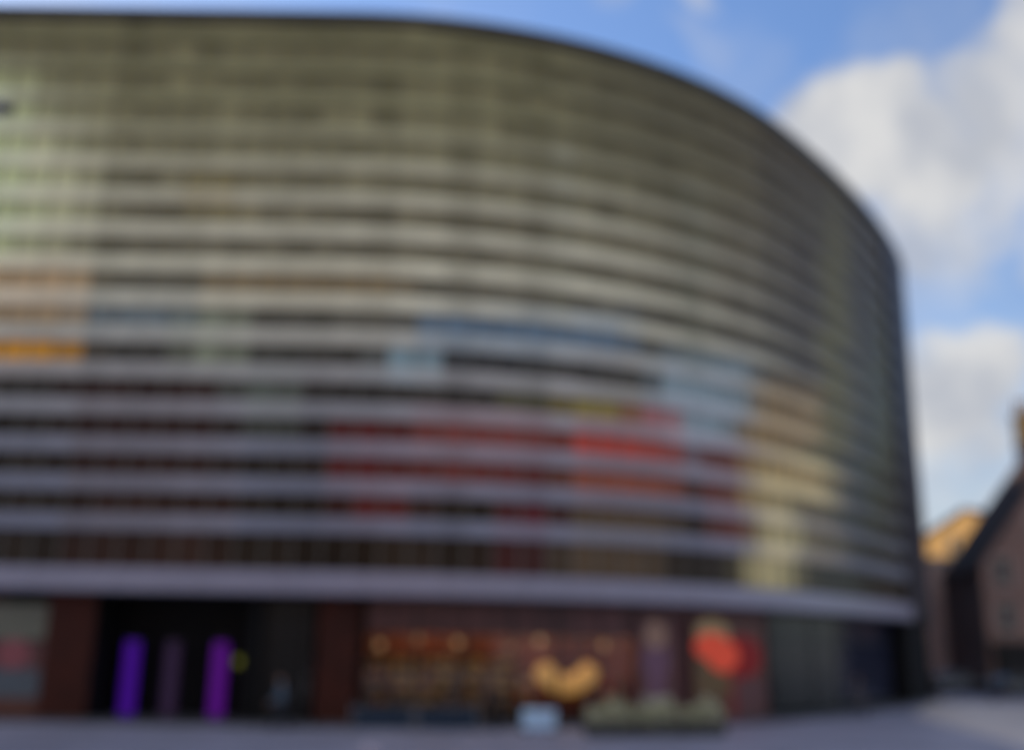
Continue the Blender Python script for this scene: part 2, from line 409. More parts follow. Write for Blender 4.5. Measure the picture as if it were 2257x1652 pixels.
# ---- ground floor under the overhang
REC = -1.1                                                  # shop line, set back
def wallseg(name, u0, u1, m, off=REC, z0=0, z1=4.49, thick=.25, step=.5):
    a, b = S_of(u0, off=off), S_of(u1, off=off); mb = MB(); ss = srange(a, b, step)
    ribbon(mb, [(off-thick, z0), (off, z0), (off, z1), (off-thick, z1), (off-thick, z0)], ss, m)
    for s in (a, b): mb.face([P(s, off-thick, z0), P(s, off, z0), P(s, off, z1), P(s, off-thick, z1)], m)
    return bbuild(mb, name)
def glazing(u0, u1, n, m, off=REC, door=None, top=None, z1=4.49, sill=.35, transom=3.2):
    a, b = S_of(u0, off=off), S_of(u1, off=off)
    for i in range(n):
        p, q = a+(b-a)*i/n, a+(b-a)*(i+1)/n; isdoor = door and i in door; sl = .04 if isdoor else sill
        mb = MB(); w = .05
        for (x0, x1, y0, y1) in ((p, p+w, 0, z1), (q-w, q, 0, z1), (p+w, q-w, sl-.04, sl+.06), (p+w, q-w, z1-.08, z1), (p+w, q-w, transom, transom+.07)):
            ribbon(mb, [(off-.04, y0), (off+.05, y0), (off+.05, y1), (off-.04, y1), (off-.04, y0)], srange(x0, x1, .5), M['blackm'])
        if not isdoor: ribbon(mb, [(off-.03, 0), (off+.03, 0), (off+.03, sl-.04), (off-.03, sl-.04)], srange(p+w, q-w, .5), M['black'])
        fr = bbuild(mb, 'shop_door' if isdoor else 'shop_window')
        g = MB(); ribbon(g, [(off, sl+.05), (off, transom+.01)], srange(p+w, q-w, .5), m); ribbon(g, [(off, transom+.06), (off, z1-.07)], srange(p+w, q-w, .5), top or m)
        g.v = [tuple(Vector(t)-BO) for t in g.v]; g.build('pane', fr)
        if isdoor:
            hd = MB(); c = P(q-.14, off+.09); hd.tube([(c.x, c.y, .85), (c.x, c.y, 1.75)], .018, M['steel'])
            for z in (.9, 1.7): d = P(q-.14, off+.04); hd.tube([(c.x, c.y, z), (d.x, d.y, z)], .01, M['steel'])
            hd.v = [tuple(Vector(t)-BO) for t in hd.v]; hd.build('handle', fr)
mb = MB()                                                   # wall far left, out of frame mostly
wallseg('pier', -500, -6, M['maroon'])
wallseg('pier', 96, 196, M['maroon'], off=-.7)
wallseg('lobby_wall', 236, 545, M['black'], off=-3.2)
for uu, w in ((181, .06), (545, .35)):
    s = S_of(uu); mb = MB(); ribbon(mb, [(-3.2, 0), (-.7, 0), (-.7, 4.49), (-3.2, 4.49)], [s-w/2, s+w/2], M['black'])
    mb.face([P(s-w/2, -3.2, 0), P(s-w/2, -.7, 0), P(s-w/2, -.7, 4.49), P(s-w/2, -3.2, 4.49)], M['black'])
    mb.face([P(s+w/2, -3.2, 0), P(s+w/2, -.7, 0), P(s+w/2, -.7, 4.49), P(s+w/2, -3.2, 4.49)], M['black']); bbuild(mb, 'lobby_side')
wallseg('back_wall', -6, 96, M['black'], off=-1.6)
glazing(556, 690, 2, M['dglass'], door=(1,))
wallseg('pier', 692, 792, M['maroon'], off=-.8)
glazing(796, 1405, 6, M['glass'], door=(), top=M['panel'])
wallseg('pier', 1408, 1690, M['pdusk'], off=-1.15)
glazing(1694, 1790, 1, M['dglass']); glazing(1792, 1850, 1, M['dglass'], door=(0,)); glazing(1852, 1965, 1, M['bluegl'])
# corner pier and the return round the bend
a = S_of(1968, off=REC); mb = MB()
ribbon(mb, [(-1.3, 0), (-.25, 0), (-.25, 4.47), (-1.3, 4.47)], srange(a, a+16, .75), M['black'])
for s in (a,): mb.face([P(s, -1.3, 0), P(s, -.25, 0), P(s, -.25, 4.47), P(s, -1.3, 4.47)], M['black'])
bbuild(mb, 'corner_pier')
mb = MB(); ribbon(mb, [(-.25, 0), (-.25, 4.47)], srange(a+16, S1, 6), M['black']); bbuild(mb, 'side_wall')
# lit shop behind the glass
sa, sb = S_of(796, off=REC), S_of(1405, off=REC); D = -5.2
mb = MB(); ss = srange(sa, sb, .6)
ribbon(mb, [(D, 0), (D, 4.45)], ss, M['redceil'])
for s in (sa, sb): mb.face([P(s, D, 0), P(s, REC-.06, 0), P(s, REC-.06, 4.45), P(s, D, 4.45)], M['redceil'])
bbuild(mb, 'shop_wall')
mb = MB(); ribbon(mb, [(REC-.1, .015), (D, .015)], ss, M['shelfb']); bbuild(mb, 'shop_floor')
lamp = None
for i, s in enumerate(srange(sa+.9, sb-.9, 1.35)):
    for d in (-2.2, -4.0):
        mb = MB(); c = P(s, d, 4.06); mb.lathe([(.12, .14), (.14, .02), (.10, 0)], M['blackm'], 12, c); mb.lathe([(.095, -.012), (.095, .0)], M['lampw'], 12, c)
        bbuild(mb, 'ceiling_lamp')
GOODS = [(.50, .28, .05), (.30, .18, .04), (.60, .36, .08), (.14, .08, .04), (.36, .10, .05), (.22, .19, .15), (.45, .32, .12)]
ucuts = [800, 860, 935, 1010, 1080, 1140]
for u0, u1 in zip(ucuts, ucuts[1:]):                        # shelving bays with goods
    a, b = S_of(u0, off=-3.2)+.06, S_of(u1, off=-3.2)-.06; mb = MB()
    ribbon(mb, [(-3.7, .02), (-3.7, 2.35)], [a, b], M['shelfb'])
    for z in (.15, .62, 1.08, 1.54, 2.0, 2.36): ribbon(mb, [(-3.7, z), (-3.2, z), (-3.2, z-.035), (-3.7, z-.035)], [a, b], M['shelfb'])
    for s in (a, b): ribbon(mb, [(-3.7, .02), (-3.2, .02), (-3.2, 2.36), (-3.7, 2.36)], [s-.02, s+.02], M['shelfb'])
    sh = bbuild(mb, 'shelving')
    gd = MB(); rr = random.Random(u0)
    for z in (.155, .625, 1.085, 1.545, 2.005):
        x = a+.05
        while x < b-.2:
            w = rr.uniform(.09, .2); hh = rr.uniform(.18, .36); c = rr.choice(GOODS)
            ribbon(gd, [(-3.6, z), (-3.26, z), (-3.26, z+hh), (-3.6, z+hh)], [x, x+w], M['goods'], lambda s: c)
            for e in (x, x+w): gd.face([P(e, -3.6, z), P(e, -3.26, z), P(e, -3.26, z+hh), P(e, -3.6, z+hh)], M['goods'], c)
            x += w+.015
    gd.v = [tuple(Vector(t)-BO) for t in gd.v]; gd.build('goods', sh, kind='stuff')

# ------------------------------------------------------------------ things in and before the shop front
def stand(name, label, cat, s, off, group=None):
    c = P(s, off); d = P(s+.3, off)-P(s-.3, off)
    return thing(name, label, cat, (c.x, c.y, 0), math.atan2(d.y, d.x), group)
for u, w, mm, lb in ((289, .62, 'purple', 'glowing violet light column, leftmost of the three in the dark lobby'),
                     (374, .60, 'dimpur', 'faint mauve light column between the violet and the magenta one'),
                     (480, .62, 'magenta', 'glowing magenta light column in the dark lobby beside the glass doors')):
    t = stand('light_column', lb, 'light column', S_of(u, z=1.6, off=-1.9), -1.9, 'light columns in the dark lobby')
    mb = MB(); mb.lathe([(w*.55, 0), (w*.55, .1), (w*.48, .13)], M['blackm'], 20); mb.build('base', t, smooth=True)
    mb = MB(); mb.lathe([(w*.42, .13), (w*.42, 2.75)], M[mm], 20); mb.build('light_tube', t, smooth=True)
    mb = MB(); mb.lathe([(w*.48, 2.75), (w*.48, 2.84), (w*.2, 2.9)], M['blackm'], 20); mb.build('cap', t, smooth=True)
def poster(label, u0, u1, v0, v1, blocks, off, name='poster'):
    a, b = S_of(u0, off=off), S_of(u1, off=off); mid = P((a+b)/2, off); w = (P(a, off)-P(b, off)).length
    zz = lambda v: (at_depth((u0+u1)/2, v, mid.y)).z
    lo, hi = max(.02, zz(v1)), min(4.05, zz(v0)); d = P(b, off)-P(a, off)
    t = thing(name, label, 'poster', (mid.x, mid.y, lo), math.atan2(d.y, d.x)); h = hi-lo
    mb = MB(); 
    for lo_, hi_ in (((-w/2, -.04, 0), (-w/2+.05, .03, h)), ((w/2-.05, -.04, 0), (w/2, .03, h)), ((-w/2+.05, -.04, 0), (w/2-.05, .03, .05)), ((-w/2+.05, -.04, h-.05), (w/2-.05, .03, h))): mb.box(lo_, hi_, M['blackm'])
    mb.build('frame', t)
    mb = MB()
    for k, (kind, x0, x1, y0, y1, m) in enumerate(blocks):
        yy = -.012-.002*k; X0, X1 = -w/2+.05+(w-.1)*x0, -w/2+.05+(w-.1)*x1; Z0, Z1 = .05+(h-.1)*y0, .05+(h-.1)*y1
        if kind == 'r': mb.face([(X0, yy, Z0), (X1, yy, Z0), (X1, yy, Z1), (X0, yy, Z1)], M[m])
        else:
            n = 28; mb.face([((X0+X1)/2+(X1-X0)/2*math.cos(j*2*math.pi/n), yy, (Z0+Z1)/2+(Z1-Z0)/2*math.sin(j*2*math.pi/n)) for j in range(n)], M[m])
    mb.build('print', t)
poster('tall poster board of grey, rose, slate and rust panels beside the maroon wall', -40, 92, 1312, 1592,
       [('r', 0, 1, 0, .17, 'prust'), ('r', 0, 1, .17, .42, 'pslate'), ('r', 0, 1, .42, .66, 'pdusk'), ('e', .22, .75, .42, .70, 'ppink'), ('r', 0, 1, .68, 1, 'pgrey'), ('e', .3, .9, .72, .95, 'pgrey')], -.9, 'poster_board')
poster('tall dusky poster with a tan oval above a mauve shape beside the shop window', 1404, 1486, 1335, 1585,
       [('r', 0, 1, 0, 1, 'pdusk'), ('r', .1, .9, .0, .22, 'pbeige'), ('e', .15, .85, .34, .80, 'pmauve'), ('e', .2, .8, .68, .97, 'ptan'), ('r', .3, .7, .2, .42, 'pmauve')], -1.0)
poster('wide poster of bright and deep red round shapes under a straw yellow top', 1520, 1682, 1335, 1585,
       [('r', 0, 1, 0, 1, 'prust'), ('e', .05, .5, .72, 1.0, 'pyel'), ('r', .05, .5, .22, .6, 'polive'), ('e', .40, .94, .40, .84, 'pdred'), ('e', .20, .62, .46, .80, 'pred'), ('e', .03, .50, .58, .86, 'pred'), ('r', .50, .60, .0, .5, 'pdred'), ('r', .55, .98, .0, .4, 'pdusk')], -1.0)
# golden crescent in the shop window
t = stand('crescent_sign', 'glowing golden crescent display with two raised ends in the shop window', 'display', S_of(1246, off=-1.75), -1.75)
mb = MB(); pts = []; rad = []
fs = [-1.0, -.995, -.98, -.955, -.92, -.87] + [i/12*.82 for i in range(-12, 13)] + [.87, .92, .955, .98, .995, 1.0]
for f in fs:
    e = abs(f); pts.append((f*1.16, 0, 1.38 + .66*e**1.8)); rad.append((.36 + .07*e**1.5)*(1 if e < .87 else math.sqrt(max(.002, 1-((e-.87)/.13)**2))))
mb.tube(pts, rad, M['gold'], 18); mb.build('lit_crescent', t, smooth=True)
mb = MB()
for x in (-.35, .35): mb.tube([(x, 0, .03), (x, 0, 1.1)], .03, M['blackm'])
mb.box((-.6, -.25, 0), (.6, .25, .04), M['blackm']); mb.build('stand', t)

# pendants added for warm lit spots, display plinths and a small sign lamp
t0 = None
for k, (u, off) in enumerate(((835, -2.4), (915, -2.2), (1010, -2.5), (1120, -2.3), (1190, -2.8), (1330, -2.6), (1380, -2.2))):
    t = stand('added_pendant', 'added warm globe pendant hanging inside the lit shop, ' + ('first', 'second', 'third', 'fourth', 'fifth', 'sixth', 'last')[k] + ' from the maroon pier', 'lamp', S_of(u, off=off), off, 'added pendant lamps in the shop')
    z = 2.75 + .12*((k*5) % 3); mb = MB(); mb.lathe([(.001, -.13), (.08, -.11), (.13, -.04), (.13, .03), (.08, .11), (.03, .13)], M['added_pend'], 18, (0, 0, z)); mb.build('added_globe', t, smooth=True)
    mb = MB(); mb.tube([(0, 0, z+.13), (0, 0, 4.40)], .012, M['blackm'], 8); mb.build('added_cord', t)
rr = random.Random(11)
for k, u in enumerate((1165, 1345, 1390)):
    t = stand('display_plinth', ('dark display plinth with red and cream boxes, left of the golden crescent', 'dark display plinth with red and cream boxes, right of the golden crescent', 'dark display plinth with red and cream boxes beside the dusky poster')[k], 'plinth', S_of(u, off=-2.3), -2.3, 'display plinths in the shop')
    mb = MB(); mb.box((-.45, -.3, .02), (.45, .3, .8), M['shelfb']); mb.build('plinth', t, bevel=.02)
    for j in range(7):
        w = .24; x = -.42+(j % 3)*.28+(.14 if j > 2 else 0)*(j < 5)+(.28 if j >= 5 else 0)*0; zz_ = .802 + (0 if j < 3 else .26 if j < 5 else .52)
        if j >= 5: x = -.28+(j-5)*.28
        mb = MB(); mb.box((x, -.2, zz_), (x+w, .1, zz_+.25), M[('boxred', 'boxcream', 'boxred', 'boxgold')[(j+k) % 4]]); mb.build('box', t, bevel=.008)
t = stand('sign_lamp', 'small dim yellow-green lamp beside the magenta light column', 'lamp', S_of(531, z=2, off=-1.6), -1.6)
mb = MB(); mb.tube([(0, 0, 0), (0, 0, 1.95)], .02, M['blackm']); mb.lathe([(.14, 0), (.14, .02), (.03, .04)], M['blackm'], 16); mb.build('stand', t)
mb = MB(); mb.box((-.12, -.05, 1.95), (.12, .05, 2.25), M['ygreen']); mb.build('lamp', t, bevel=.02)
# cafe windbreak
pa, pb = on_ground(772, 1609), on_ground(1058, 1611); pb.z = pa.z = 0
for k in range(2):
    a, b = pa.lerp(pb, k/2), pa.lerp(pb, (k+1)/2); d = b-a; L = d.length-.06
    t = thing('windbreak', ('left' if k == 0 else 'right') + ' of two low navy canvas windbreaks before the shop window', 'windbreak', a, math.atan2(d.y, d.x), 'navy canvas windbreaks')
    for x in (.03, L-.03):
        mb = MB(); mb.tube([(x, 0, .02), (x, 0, .78)], .018, M['steel']); mb.lathe([(.028, 0), (.018, .03), (.001, .035)], M['steel'], 10, (x, 0, .78)); mb.lathe([(.17, 0), (.17, .015), (.03, .03)], M['blackm'], 18, (x, 0, 0)); mb.build('post', t, smooth=True)
    mb = MB(); n = 14; rows = []
    for j in range(5): rows.append([(.05+(L-.1)*i/n, .012*math.sin(i*1.3+j), .08+.64*j/4) for i in range(n+1)])
    mb.grid(rows, M['navy']); mb.grid([[(x, y+.008, z) for x, y, z in r] for r in rows], M['navy']); mb.build('canvas', t, smooth=True)
    mb = MB(); mb.tube([(.03, 0, .74), (L-.03, 0, .74)], .012, M['steel'])
    mb.tube([(.03, 0, .07), (L-.03, 0, .07)], .012, M['steel']); mb.build('rail', t)
# pale blue chest on castors
c = on_ground(1186, 1614); t = thing('ice_chest', 'pale blue rounded chest on castors beside the navy windbreaks', 'chest', (c.x, c.y, 0), R(4))
mb = MB(); rows = []
for z, g in ((.12, .03), (.15, 0), (.60, 0), (.62, .01)): rows.append([(x*(.55-g), y*(.32-g), z) for x, y in ((-1, -1), (1, -1), (1, 1), (-1, 1))])
mb.grid(rows, M['paleblue'], True, True); mb.build('body', t, bevel=.04)
mb = MB(); rows = []
for i in range(9):
    a = math.pi*i/8; rows.append([(-.57, -.34*math.cos(a), .63+.14*math.sin(a)**.7), (.57, -.34*math.cos(a), .63+.14*math.sin(a)**.7)])
mb.grid(rows, M['paleblue']); mb.face([r[0] for r in rows], M['paleblue']); mb.face([r[1] for r in rows], M['paleblue']); mb.face([rows[0][0], rows[0][1], rows[-1][1], rows[-1][0]], M['paleblue']); mb.build('lid', t, smooth=True, bevel=.015)
mb = MB(); mb.tube([(-.15, -.36, .56), (-.15, -.40, .54), (.15, -.40, .54), (.15, -.36, .56)], .012, M['steel']); mb.build('handle', t)
for x in (-.45, .45):
    for y in (-.24, .24):
        mb = MB(); mb.lathe([(.06, -.02), (.06, .02)], M['tyre'], 14, (x, y, .06), axis='y'); mb.build('castor', t)
# planters
def leafball(mb, rr, L, n, z0, hgt, dep):
    for i in range(n):
        x = rr.uniform(-L, L); y = rr.uniform(-dep, dep); z = z0 + hgt*(rr.random()**.8)*(1-.35*(abs(y)/dep))*(.75+.25*math.sin(x*5+rr.random()))
        c = Vector((x, y, z)); d = Vector((rr.gauss(0, 1), rr.gauss(0, 1), rr.gauss(.5, .7))).normalized(); q = d.cross(Vector((rr.gauss(0, 1), rr.gauss(0, 1), rr.gauss(0, 1)))).normalized()
        l = rr.uniform(.05, .10); w = l*.4
        g = rr.choice([(.44, .48, .26), (.54, .55, .36), (.34, .40, .22), (.74, .70, .54), (.80, .73, .60)])
        mb.face([c, c+d*l*.5+q*w, c+d*l, c+d*l*.5-q*w], M['leaf'], g)
PL = ['first planter of pale grey-green leaves, next to the pale blue chest', 'middle planter of pale grey-green leaves under the dusky poster', 'last planter of pale grey-green leaves under the red poster']
for k, (u0, u1) in enumerate(((1290, 1392), (1396, 1494), (1498, 1594))):
    a, b = at_depth(u0, 1590, 35.2+.5*k), at_depth(u1, 1590, 35.5+.5*k); a.z = b.z = 0; d = b-a; L = d.length/2-.03
    t = thing('planter', PL[k], 'planter', (a+b)/2, math.atan2(d.y, d.x), 'planters in front of the posters')
    mb = MB(); rows = []
    for z, g in ((0, .05), (.06, .05), (.07, .0), (.46, -.02), (.50, -.02), (.50, .05), (.44, .05)): rows.append([(x*(L-g), y*(.3-g), z) for x, y in ((-1, -1), (1, -1), (1, 1), (-1, 1))])
    mb.grid(rows, M['planter'], True, True); mb.build('trough', t)
    mb = MB(); rr = random.Random(k+3); leafball(mb, rr, L-.04, 2600, .44, .85, .32); mb.build('foliage', t)
# bollard close to the camera
c = at_depth(815, 1640, 22.0); t = thing('bollard', 'pale granite bollard with domed top at the bottom edge of the view', 'bollard', (c.x, c.y, 0))
mb = MB(); mb.lathe([(.25, 0), (.25, .12), (.22, .15), (.205, .70), (.21, .74)], M['stone'], 32); mb.build('shaft', t, smooth=True)
mb = MB(); mb.lathe([(.23, .74), (.235, .77), (.215, .83), (.155, .885), (.08, .91), (.001, .918)], M['stone'], 32); mb.build('dome', t, smooth=True)
# street lamp reaching in from the left
hx = at_depth(-6, 240, 15.0); t = thing('street_lamp', 'dark grey street lamp whose head reaches in at the left edge', 'street lamp', (hx.x-2.2, hx.y, 0))
lz = hx.z
mb = MB(); mb.lathe([(.16, 0), (.16, .9), (.10, 1.0), (.06, lz+.5)], M['lampm'], 20); mb.build('pole', t, smooth=True)
mb = MB(); mb.tube([(0, 0, lz+.35), (.5, 0, lz+.42), (1.3, 0, lz+.30), (1.9, 0, lz+.06)], .035, M['lampm']); mb.build('arm', t, smooth=True)
mb = MB(); rows = []
for x, w, h in ((1.82, .05, .05), (1.9, .10, .09), (2.15, .15, .13), (2.36, .13, .10), (2.46, .07, .05), (2.49, .01, .01)):
    rows.append([(x, w*math.cos(a*math.pi/6), lz+h*math.sin(a*math.pi/6)*(1 if a < 6 else .6)) for a in range(12)])
mb.grid(rows, M['lampm'], True, True); hd = mb.build('lamp_head', t, smooth=True)
mb = MB(); mb.lathe([(.09, -.10), (.11, -.07)], M['lens'], 16, (2.15, 0, lz)); mb.build('lens', hd)

# ------------------------------------------------------------------ people
def capsules_mesh(caps, voxel, name, m, parent, smooth_it=2):
    bm = bmesh.new()
    for (a, ra, b, rb) in caps:
        a, b = Vector(a), Vector(b); n = 14; d = (b-a); L = d.length; d = d.normalized() if L > 1e-6 else Vector((0, 0, 1))
        p = d.cross(Vector((0, 0, 1)) if abs(d.z) < .9 else Vector((1, 0, 0))).normalized(); q = d.cross(p)
        sec = []
        for k in range(4): t = -math.pi/2 + math.pi/2*k/4; sec.append((a + d*ra*math.sin(t), ra*math.cos(t)))
        sec.append((a, ra)); sec.append((b, rb))
        for k in range(1, 5): t = math.pi/2*k/4; sec.append((b + d*rb*math.sin(t), rb*math.cos(t)))
        rows = [[bm.verts.new(c + p*max(r, 1e-4)*math.cos(j*2*math.pi/n) + q*max(r, 1e-4)*math.sin(j*2*math.pi/n)) for j in range(n)] for c, r in sec]
        for r0, r1 in zip(rows, rows[1:]):
            for j in range(n): bm.faces.new((r0[j], r0[(j+1) % n], r1[(j+1) % n], r1[j]))
        bm.faces.new(rows[0][::-1]); bm.faces.new(rows[-1])
    me = bpy.data.meshes.new(name); bm.to_mesh(me); bm.free(); me.materials.append(m)
    o = bpy.data.objects.new(name, me); COL.objects.link(o); o.parent = parent
    rm = o.modifiers.new('skin', 'REMESH'); rm.mode = 'VOXEL'; rm.voxel_size = voxel; rm.use_smooth_shade = True
    sm = o.modifiers.new('smooth', 'SMOOTH'); sm.factor = .5; sm.iterations = smooth_it
    return o
def person(label, loc, face, hair, jacket, trousers, stride=.0, h=1.74, longhair=False, coat=False, arm=.1, group=None):
    t = thing('person', label, 'person', loc, face, group)             # figure faces -y of its own axes
    k = h/1.74; V = lambda x, y, z: Vector((x*k, y*k, z*k))
    hip = [V(-.09, 0, .90), V(.09, 0, .90)]; st = stride
    knee = [V(-.10, -st*.55-.02, .49), V(.10, st*.35-.02, .49)]; ank = [V(-.10, -st*.8+.02, .09), V(.10, st*1.1+.03, .09+abs(st)*.18)]
    sh = [V(-.185, 0, 1.41), V(.185, 0, 1.41)]; el = [V(-.245, arm*.6+.02, 1.13), V(.245, -arm*.6+.02, 1.13)]; wr = [V(-.25, -.02+arm*.6-.05, .88), V(.25, -.10-arm*1.2, .90)]
    caps = []
    hd = V(0, -.025, 1.625)
    caps += [(hd+V(0, .02, .035), .088*k, hd+V(0, .005, .02), .09*k), (hd+V(0, -.02, -.02), .075*k, hd+V(0, -.035, -.075), .045*k)]        # skull, jaw
    caps += [(hd+V(0, -.098, .0), .011*k, hd+V(0, -.115, -.028), .015*k)]                                                             # nose
    for s in (-1, 1): caps += [(hd+V(s*.088, .0, .012), .016*k, hd+V(s*.09, .006, -.025), .013*k), (hd+V(s*.03, -.086, .028), .013*k, hd+V(s*.05, -.078, .028), .012*k)]
    caps += [(hd+V(-.02, -.088, -.058), .009*k, hd+V(.02, -.088, -.058), .009*k)]
    caps += [(V(0, .0, 1.44), .06*k, V(0, -.01, 1.56), .052*k)]
    for i in (0, 1):
        s = (-1, 1)[i]
        caps += [(sh[i], .045*k, el[i], .037*k), (el[i], .036*k, wr[i], .024*k)]
        d = (wr[i]-el[i]).normalized(); fwd = Vector((0, -1, 0)); pc = wr[i]+d*.06*k
        caps += [(wr[i]+d*.015*k, .024*k, pc+fwd*.015*k, .026*k), (wr[i]+d*.02*k, .022*k, pc-fwd*.02*k, .024*k)]
        for j, ln in enumerate((.062, .075, .07, .055)):
            b0 = pc + fwd*(.033-.022*j)*k + d*.02*k; b1 = b0+d*ln*.55*k+Vector((-s*.006, 0, 0)); b2 = b1+d*ln*.5*k+Vector((-s*.022*k, 0, 0))
            caps += [(b0, .0095*k, b1, .009*k), (b1, .009*k, b2, .0075*k)]
        th = wr[i]+d*.025*k+fwd*.02*k; caps += [(th, .013*k, th+d*.03*k+fwd*.03*k, .0105*k), (th+d*.03*k+fwd*.03*k, .0105*k, th+d*.06*k+fwd*.035*k, .009*k)]
        caps += [(hip[i], .07*k, knee[i], .048*k), (knee[i], .046*k, ank[i], .034*k)]
    caps += [(V(-.06, 0, .93), .10*k, V(.06, 0, .93), .10*k), (V(0, 0, 1.0), .11*k, V(0, 0, 1.3), .12*k), (V(-.12, 0, 1.38), .06*k, V(.12, 0, 1.38), .06*k)]
    capsules_mesh(caps, .0075, 'body', M['skin'], t, 1)
    jc = [(V(-.07, 0, .96), .12*k, V(.07, 0, .96), .12*k), (V(-.06, 0, 1.12), .118*k, V(.06, 0, 1.12), .118*k), (V(-.085, .0, 1.3), .122*k, V(.085, 0, 1.3), .122*k), (V(-.16, 0, 1.4), .07*k, V(.16, 0, 1.4), .07*k), (V(-.04, .01, 1.465), .062*k, V(.04, .01, 1.465), .062*k)]
    if coat: jc += [(V(-.07, 0, .95), .13*k, V(-.09, -.01, .62), .135*k), (V(.07, 0, .95), .13*k, V(.09, .02, .62), .135*k)]
    for i in (0, 1): jc += [(sh[i], .066*k, el[i], .057*k), (el[i], .056*k, wr[i]*.97+el[i]*.03, .042*k)]
    capsules_mesh(jc, .014, 'coat' if coat else 'jacket', M[jacket], t, 2)
    tr = [(V(-.05, 0, .93), .115*k, V(.05, 0, .93), .115*k)]
    for i in (0, 1): tr += [(hip[i], .088*k, knee[i], .064*k), (knee[i], .063*k, ank[i]+V(0, 0, .0), .050*k)]
    capsules_mesh(tr, .014, 'trousers', M[trousers], t, 2)
    for i in (0, 1):
        a = ank[i]; z = min(a.z-.045*k, a.z); capsules_mesh([(Vector((a.x, a.y+.03*k, max(.036, a.z-.05*k))), .036*k, Vector((a.x, a.y-.15*k, max(.030, a.z-.058*k))), .030*k), (a, .036*k, Vector((a.x, a.y-.02, max(.04, a.z-.05*k))), .036*k)], .009, 'shoe', M['shoe'], t, 2)
    hc = [(hd+V(0, .035, .045), .092*k, hd+V(0, .01, .055), .09*k), (hd+V(0, .055, .0), .07*k, hd+V(0, .06, -.05), .05*k), (hd+V(0, -.04, .085), .045*k, hd+V(0, .0, .09), .055*k)]
    if longhair: hc += [(hd+V(-.06, .04, .0), .05*k, hd+V(-.075, .06, -.20), .04*k), (hd+V(.06, .04, .0), .05*k, hd+V(.075, .06, -.20), .04*k), (hd+V(0, .07, .0), .06*k, hd+V(0, .09, -.24), .05*k)]
    capsules_mesh(hc, .01, 'hair', M[hair], t, 2)
    return t
def gp(u, y): p = at_depth(u, 1590, y); return (p.x, p.y, 0)
person('person in a slate blue jacket walking past the dark glass doors', gp(615, 35.8), R(-80), 'hair', 'bluejk', 'jeans', .28, 1.74, arm=.16)
person('person in a dark brown coat standing at the lit shop window', gp(990, 36.9), R(165), 'hair', 'brownjk', 'jeans', .02, 1.72, True, True, arm=.02)
person('person in a black coat standing near the golden crescent display', gp(1092, 37.0), R(205), 'hairl', 'blackjk', 'jeans', .03, 1.66, True, True, arm=.02)
person('person in a grey coat walking beside the bluish corner glass', gp(1895, 47), R(110), 'hair', 'greyjk', 'jeans', .26, 1.78, False, True, arm=.14)

# ------------------------------------------------------------------ cars
def make_car(label, loc, rz, paint):
    t = thing('parked_car', label, 'car', loc, rz, 'cars parked beyond the rounded corner')
    # stations along x (front at +x): x, half width, sill z, belt z
    st = [(-2.12, .62, .42, .62), (-2.05, .76, .30, .86), (-1.75, .84, .24, .96), (-1.0, .87, .20, .95), (0, .88, .20, .93), (.95, .87, .20, .91), (1.55, .84, .22, .83), (1.95, .76, .27, .72), (2.12, .60, .36, .58)]
    mb = MB(); rows = []
    for x, w, a, b in st:
        rows.append([(x, -w*.92, a), (x, -w, a+(b-a)*.25), (x, -w, a+(b-a)*.7), (x, -w*.93, b-.02), (x, -w*.80, b), (x, w*.80, b), (x, w*.93, b-.02), (x, w, a+(b-a)*.7), (x, w, a+(b-a)*.25), (x, w*.92, a)])
    mb.grid(rows, paint, True, True)
    cab = [(-1.95, .60, .94, .97), (-1.45, .66, .93, 1.36), (-.8, .68, .93, 1.46), (.0, .68, .92, 1.47), (.35, .67, .91, 1.42), (1.15, .62, .90, .93)]
    rows = [[(x, -.80, b), (x, -w, c-.06), (x, -w*.85, c), (x, w*.85, c), (x, w, c-.06), (x, .80, b)] for x, w, b, c in cab]
    mb.grid(rows, paint, True, True); body = mb.build('body', t, smooth=True)
    for s in (-1, 1):                                       # side windows
        for x0, x1 in ((-1.35, -.48), (-.40, .62)):
            top = lambda x: 1.34 if x < .3 else 1.34-(x-.3)*.95
            mb = MB(); mb.face([(x0+.0, s*.795, .985), (x1, s*.795, .985), (x1-(.0 if x1 < 0 else .22), s*.705, top(x1-.22)), (x0, s*.705, 1.335)], M['wdark']); mb.build('window', t)
        mb = MB(); mb.box((-.22, s*.885-.012, .74), (-.06, s*.885+.012, .765), M['blackm']); mb.build('door_handle', t)
        mb = MB(); mb.box((.62, s*.90-.07, .93), (.76, s*.90+.07, 1.03), paint); mb.build('mirror', t, bevel=.02)
    mb = MB(); mb.face([(1.10, -.60, .965), (1.10, .60, .965), (.42, .56, 1.395), (.42, -.56, 1.395)], M['wdark']); mb.build('windscreen', t)
    mb = MB(); mb.face([(-1.93, -.58, 1.0), (-1.93, .58, 1.0), (-1.50, .56, 1.33), (-1.50, -.56, 1.33)], M['wdark']); mb.build('rear_window', t)
    for x in (-1.32, 1.32):
        for s in (-1, 1):
            mb = MB(); mb.lathe([(.20, -.10), (.30, -.10), (.315, -.07), (.315, .07), (.30, .10), (.20, .10)], M['tyre'], 24, (x, s*.80, .315), axis='y'); w = mb.build('wheel', t, smooth=True)
            mb = MB(); mb.lathe([(.205, -.085), (.205, .085)], M['steel'], 20, (x, s*.815, .315), axis='y'); mb.build('rim', w)
    for s in (-1, 1):
        mb = MB(); mb.box((1.90, s*.60-.14, .58), (2.06, s*.60+.12, .68), M['headl']); mb.build('headlight', t, bevel=.03)
        mb = MB(); mb.box((-2.09, s*.64-.10, .70), (-2.0, s*.64+.10, .82), M['taill']); mb.build('tail_light', t, bevel=.02)
    return t
